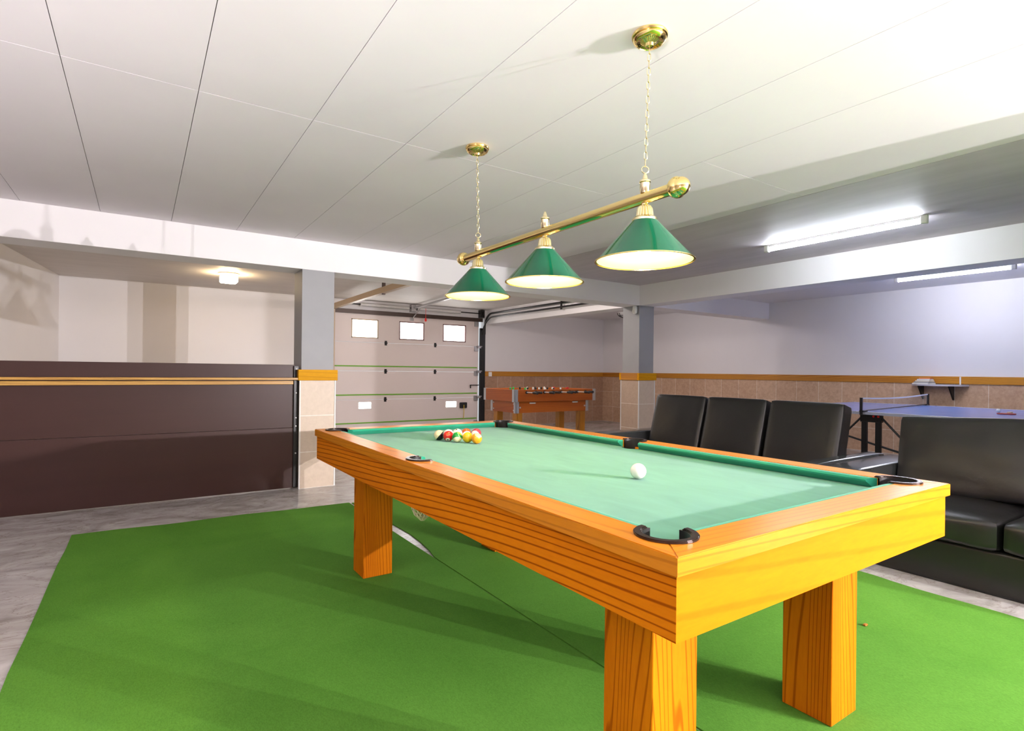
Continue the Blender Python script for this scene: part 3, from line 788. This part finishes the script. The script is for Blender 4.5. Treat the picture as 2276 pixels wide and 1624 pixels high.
for k in range(8):
    x = FX0 + .20 + k * (FX1 - FX0 - .40) / 7
    out = (.16, .05, .13, .06, .15, .05, .17, .08)[k]
    b = B(); tube(b, [(x, FY0 - out, .862), (x, FY1 + .06 + (.2 - out) * .5, .862)], .008, 10); r = obj('rod', b, 'steel_light', t, smooth=True)
    b = B()
    if k % 2 == 0: lathe(b, [(.0001, 0), (.014, .002), (.018, .02), (.016, .06), (.019, .10), (.0001, .11)], (x, FY0 - out + .01, .862), 14, '-y')
    else: lathe(b, [(.0001, 0), (.014, .002), (.018, .02), (.016, .06), (.019, .10), (.0001, .11)], (x, FY0 - out + .01, .862), 14, '-y')
    obj('handle', b, 'rubber_black', r, smooth=True)
    b = B()
    lathe(b, [(.009, 0), (.020, 0), (.020, .014), (.009, .014)], (x, FY0, .862), 14, '-y'); obj('bushing', b, 'rubber_black', r, smooth=True)
    b = B(); lathe(b, [(.009, 0), (.018, 0), (.018, .03), (.009, .03)], (x, FY0 + .03, .862), 14, 'y')
    obj('bumper', b, 'rubber_black', r, smooth=True)
    team = 'player_green' if k in (0, 1) else ('player_red' if k >= 6 else ('player_white' if k % 2 else 'rubber_black'))
    for j in range((1, 2, 3, 4, 4, 3, 2, 1)[k]):
        n = (1, 2, 3, 4, 4, 3, 2, 1)[k]; yy = FY0 + .1 + (j + .5) * (FY1 - FY0 - .2) / n
        b = B(); box(b, x - .012, x + .012, yy - .018, yy + .018, .815, .885, .006); box(b, x - .008, x + .010, yy - .010, yy + .010, .775, .82, .004)
        lathe(b, [(.0001, .883), (.010, .888), (.015, .900), (.012, .915), (.0001, .920)], (x, yy, 0), 12)
        obj('player', b, team, r, smooth=True)

# ------------------------------------------------------------------ table tennis table, net, bat, ball
PZ = .76; PX0, PX1, PY0, PY1 = 6.38, 8.62, 1.15, 3.87
t = thing('tennis_table', 'blue table tennis table on black legs in front of the tiled wall', 'table tennis table', ((PX0 + PX1) / 2, 2.51, 0))
for (a, c) in ((PY0, 2.868), (2.872, PY1)):
    b = B(); box(b, PX0 + .004, PX1 - .004, a + .004, c - .001, PZ - .022, PZ, .002); tp = obj('tabletop', b, 'tt_blue', t)
    for q in ((PX0 + .02, PX0 + .04, a + .01, c - .01), (PX1 - .04, PX1 - .02, a + .01, c - .01)):
        b = B(); box(b, q[0], q[1], q[2], q[3], PZ, PZ + .0008); obj('court_line', b, 'net_white', tp)
    b = B(); box(b, PX0, PX0 + .0035, a, c, PZ - .028, PZ + .001); box(b, PX1 - .0035, PX1, a, c, PZ - .028, PZ + .001); obj('edge_band', b, 'tt_edge', tp)
for (x) in (PX0 + .09, PX1 - .14):
    for y in (2.665, 2.80):
        b = B(); box(b, x - .018, x + .018, y - .026, y + .026, 0, PZ - .022, .003); obj('leg', b, 'black_metal', t)
    b = B(); box(b, x - .03, x + .03, 2.63, 2.835, PZ - .11, PZ - .0225, .006); obj('hinge_box', b, 'black_metal', t)
    for y in (2.655, 2.70) if x < 7 else ():
        b = B(); lathe(b, [(.0001, 0), (.011, 0), (.011, .008), (.0001, .009)], (x - .03, y, PZ - .045), 10, '-x'); obj('red_lock', b, 'red_plastic', t)
for (p, q) in (((PX0 + .09, 2.635, PZ - .06), (PX0 + .09, 2.05, .06)), ((PX0 + .09, 3.3, .56), (PX0 + .09, 1.9, .22)), ((PX0 + .09, 2.83, PZ - .06), (PX0 + .13, 3.42, .06)), ((PX1 - .14, 2.635, PZ - .06), (PX1 - .14, 2.05, .06))):
    b = B(); tube(b, [p, q], .011, 8); obj('brace', b, 'black_metal', t)
NY0, NY1 = 2.775, 2.985
n_ = thing('table_net', 'black table tennis net with a white top band clamped across the blue table', 'net', (7.5, 2.88, PZ))
for x in (PX0 - .05, PX1 + .05):
    ny = NY0 if x < 7 else NY1
    b = B(); box(b, x - .012, x + .012, ny - .012, ny + .012, PZ - .03, PZ + .152, .003); box(b, min(x, x + (.1 if x < 7 else -.1)), max(x, x + (.1 if x < 7 else -.1)), ny - .02, ny + .02, PZ + .0015, PZ + .014); obj('net_post', b, 'black_metal', n_)
b = B(); N = 24
def sag(f): return -.020 * math.sin(PI * f)
xa, xb_ = PX0 - .04, PX1 + .04
pts = [(xa + (xb_ - xa) * k / N, NY0 + (NY1 - NY0) * k / N, PZ + .145 + sag(k / N)) for k in range(N + 1)]
for p, q in zip(pts, pts[1:]): bar(b, p, q, .006, .016)
obj('top_band', b, 'net_white', n_)
b = B(); pts = [(xa + (xb_ - xa) * k / N, NY0 + (NY1 - NY0) * k / N, PZ + .012) for k in range(N + 1)]
tube(b, pts, .006, 6); obj('bottom_cord', b, 'black_metal', n_)
b = B()
for k in range(1, 120):
    f = k / 120; x = xa + (xb_ - xa) * f; tube(b, [(x, NY0 + (NY1 - NY0) * f, PZ + .012), (x, NY0 + (NY1 - NY0) * f, PZ + .138 + sag(f))], .0005, 4)
for j in range(1, 8):
    tube(b, [(xa + (xb_ - xa) * k / N, NY0 + (NY1 - NY0) * k / N, PZ + .012 + (.126 + sag(k / N)) * j / 8) for k in range(N + 1)], .0005, 4)
obj('mesh', b, 'paper_grey', n_)
t = thing('table_tennis_bat', 'red table tennis bat lying on the blue table behind the nearer sofa', 'bat', (7.45, 1.87, PZ + .001))
bc = (7.42, 1.87)
b = B(); lathe(b, [(.0001, PZ + .0015), (.075, PZ + .0015), (.076, PZ + .007), (.075, PZ + .0125), (.0001, PZ + .0125)], (*bc, 0), 28); obj('blade', b, 'paddle_red', t, smooth=True)
b = B(); box(b, bc[0] + .065, bc[0] + .17, bc[1] - .014, bc[1] + .014, PZ + .0008, PZ + .022, .006); obj('handle', b, 'track_beige', t)
tb = B(); bmesh.ops.create_uvsphere(tb, u_segments=20, v_segments=12, radius=.02); bmesh.ops.translate(tb, verts=tb.verts[:], vec=(7.75, 2.02, PZ + .0205))
tag(obj('table_tennis_ball', tb, 'white_plastic', base=(7.75, 2.02, PZ + .0205), smooth=True), 'small white ball beside the red bat on the blue table', 'ball')

# ------------------------------------------------------------------ wall shelf and what is on it
SH = 1.035
t = thing('wall_shelf', 'rounded grey shelf on two dark brackets fixed to the tiled right wall', 'shelf', (XW - .1, 2.95, SH))
pts = [(XW - .031, 3.345)] + [(XW - .031 - .27 * math.sin(PI * k / 14) ** .55, 3.345 - .66 * k / 14) for k in range(1, 14)] + [(XW - .031, 2.685)]
b = B(); prism(b, pts, SH - .022, SH, .003); obj('shelf_board', b, 'shelf_grey', t)
for y in (3.21, 2.86):
    b = B(); prism(b, [(0, 0), (.17, 0), (.17, .012), (.012, .19), (0, .19)], -.009, .009)
    M = Matrix.Translation((XW - .0125, y, SH - .0225)) @ Matrix(((-1, 0, 0, 0), (0, 0, 1, 0), (0, -1, 0, 0), (0, 0, 0, 1)))
    bmesh.ops.transform(b, matrix=M, verts=b.verts[:]); bmesh.ops.recalc_face_normals(b, faces=b.faces[:])
    obj('bracket', b, 'black_metal', t)
mg = [('paper_white', 'white magazine at the bottom of the stack on the wall shelf'), ('paper_grey', 'grey-spined magazine second from the bottom of the shelf stack'),
      ('paper_cream', 'cream magazine in the middle of the stack on the wall shelf'), ('paper_white', 'pale magazine just under the orange one on the wall shelf'), ('paper_orange', 'orange-covered magazine on top of the stack on the wall shelf')]
z = SH + .0005
for k, (m, l) in enumerate(mg):
    h = .017; yc = 3.155 - .006 * k; xc = XW - .155; w = .20 - .018 * k
    b = B(); prism(b, [(-.09, -w / 2), (.09, -w / 2), (.09, w / 2), (-.09, w / 2)], z, z + h, .003)
    bmesh.ops.rotate(b, verts=b.verts[:], cent=(0, 0, 0), matrix=Matrix.Rotation(.08 * (k - 2), 3, 'Z')); bmesh.ops.translate(b, verts=b.verts[:], vec=(xc, yc, 0))
    tag(obj('magazine', b, m, base=(xc, yc, z)), l, 'magazine', 'magazines stacked on the wall shelf'); z += h + .0006
b = B(); box(b, XW - .045, XW - .0302, 2.772, 2.787, SH + .001, 1.14, .002)
tag(obj('cable_duct', b, 'white_plastic', base=(XW - .04, 2.78, SH)), 'thin white upright cable duct on the wood trim above the wall shelf', 'cable duct')

# ------------------------------------------------------------------ small fittings
t = thing('motion_sensor', 'white motion sensor at the top of the grey pillar, under the beam corner', 'sensor', (XB - .02, 5.60, 2.06))
b = B(); cushion(b, .05, .065, .115, .02, (.006, .004, .004), Matrix.Translation((XB - .027, 5.595, 2.052)), n=8); obj('housing', b, 'white_plastic', t, smooth=True)
b = B(); box(b, XB - .058, XB - .050, 5.57, 5.62, 2.02, 2.05, .003); obj('lens', b, 'paper_white', t)
t = thing('light_switch', 'small white switch on the wood trim right of the garage door', 'switch', (5.98, YG - .03, 1.08))
b = B(); box(b, 5.94, 6.02, YG - .042, YG - .0302, 1.04, 1.13, .005); obj('plate', b, 'white_plastic', t)
b = B(); box(b, 5.96, 6.0, YG - .047, YG - .0415, 1.062, 1.108, .003); obj('rocker', b, 'paper_white', t)
t = thing('ceiling_bulkhead_lamp', 'unlit round wire-caged lamp high on the far right wall beside the grey pillar', 'wall lamp', (8.2, 7.9, ZC))
lc = (8.3, 8.2)
b = B(); lathe(b, [(.0001, ZC), (.14, ZC), (.14, ZC - .015), (.0001, ZC - .016)], (*lc, 0), 28); obj('base_plate', b, 'white_plastic', t, smooth=True)
b = B(); lathe(b, [(.115, ZC - .015), (.105, ZC - .05), (.07, ZC - .08), (.0001, ZC - .09)], (*lc, 0), 28); obj('glass_dome', b, 'paper_white', t, smooth=True)
b = B()
for k in range(4):
    a = PI * k / 4; tube(b, [(lc[0] + .13 * math.cos(q) * math.cos(a), lc[1] + .13 * math.cos(q) * math.sin(a), ZC - .012 - .095 * math.sin(q)) for q in [PI * j / 12 for j in range(13)]], .005, 6)
tube(b, [(lc[0] + .105 * math.cos(2 * PI * j / 24), lc[1] + .105 * math.sin(2 * PI * j / 24), ZC - .068) for j in range(24)], .005, 6, closed=True)
obj('wire_cage', b, 'black_metal', t, smooth=True)
b = B(); cushion(b, .022, .014, .008, .003, (.001, .001, .001), Matrix.Translation((2.755, 1.18, .011)), .003, 3, 5)
tag(obj('wood_chip', b, 'pine_x', base=(2.755, 1.18, .006)), 'tiny pale wood chip lying on the green carpet near the right table leg', 'wood chip')

# ------------------------------------------------------------------ lights
def light(name, kind, loc, power, col, size=.1, rot=None):
    l = D.lights.new(name, kind); l.energy = power; l.color = col
    if kind == 'POINT': l.shadow_soft_size = size
    if kind == 'AREA': l.size = size
    o = D.objects.new(name, l); COL.objects.link(o); o.location = loc
    if rot: o.rotation_euler = rot
    return o
for p in ((4.14, -2.72, 1.49), (3.84, -2.95, 1.49)):
    light('flash_lamp', 'POINT', p, 780, (1, .94, .97), .014)
light('garage_fill', 'POINT', (4.15, 6.2, 2.28), 48, (1, .87, .83), .06)  # added fill to brighten the garage bay, unseen behind the beam, no fixture
light('rear_fill', 'POINT', (6.75, 6.35, 2.25), 24, (1, .90, .92), .06)  # added fill for the rear right bay, no lamp stands there
bf = light('bounce_fill', 'SPOT', (-2.4, -1.0, .35), 700, (1, .91, .98))  # invented upward fill light, put in to lift the ceiling brightness
bf.data.spot_size = math.radians(148); bf.data.spot_blend = .25; bf.data.shadow_soft_size = .25
bf.rotation_euler = (math.radians(180), 0, 0)
w = D.worlds.new('World'); bpy.context.scene.world = w; w.use_nodes = True
w.node_tree.nodes['Background'].inputs[0].default_value = (.9, .95, 1, 1)
w.node_tree.nodes['Background'].inputs[1].default_value = .6

# ------------------------------------------------------------------ camera
F, YAW, PITCH, ROLL, CYP = 1225.5, .59258, -.00051, .01085, 825.59
fw = Vector((math.sin(YAW) * math.cos(PITCH), math.cos(YAW) * math.cos(PITCH), math.sin(PITCH)))
r0 = Vector((math.cos(YAW), -math.sin(YAW), 0)); u0 = r0.cross(fw)
rr = r0 * math.cos(ROLL) + u0 * math.sin(ROLL); uu = -r0 * math.sin(ROLL) + u0 * math.cos(ROLL)
cam = D.cameras.new('camera'); co = D.objects.new('camera', cam); COL.objects.link(co)
co.matrix_world = Matrix(((rr.x, uu.x, -fw.x, 0), (rr.y, uu.y, -fw.y, 0), (rr.z, uu.z, -fw.z, 1.15), (0, 0, 0, 1)))
cam.sensor_fit = 'HORIZONTAL'; cam.sensor_width = 36; cam.lens = F / 2276 * 36
cam.shift_y = (CYP - 812) / 2276
cam.clip_start = .02
sc = bpy.context.scene
sc.camera = co
sc.view_settings.view_transform = 'Standard'; sc.view_settings.look = 'None'
sc.view_settings.gamma = 1; sc.view_settings.use_curve_mapping = False
sc.view_settings.exposure = 0.38
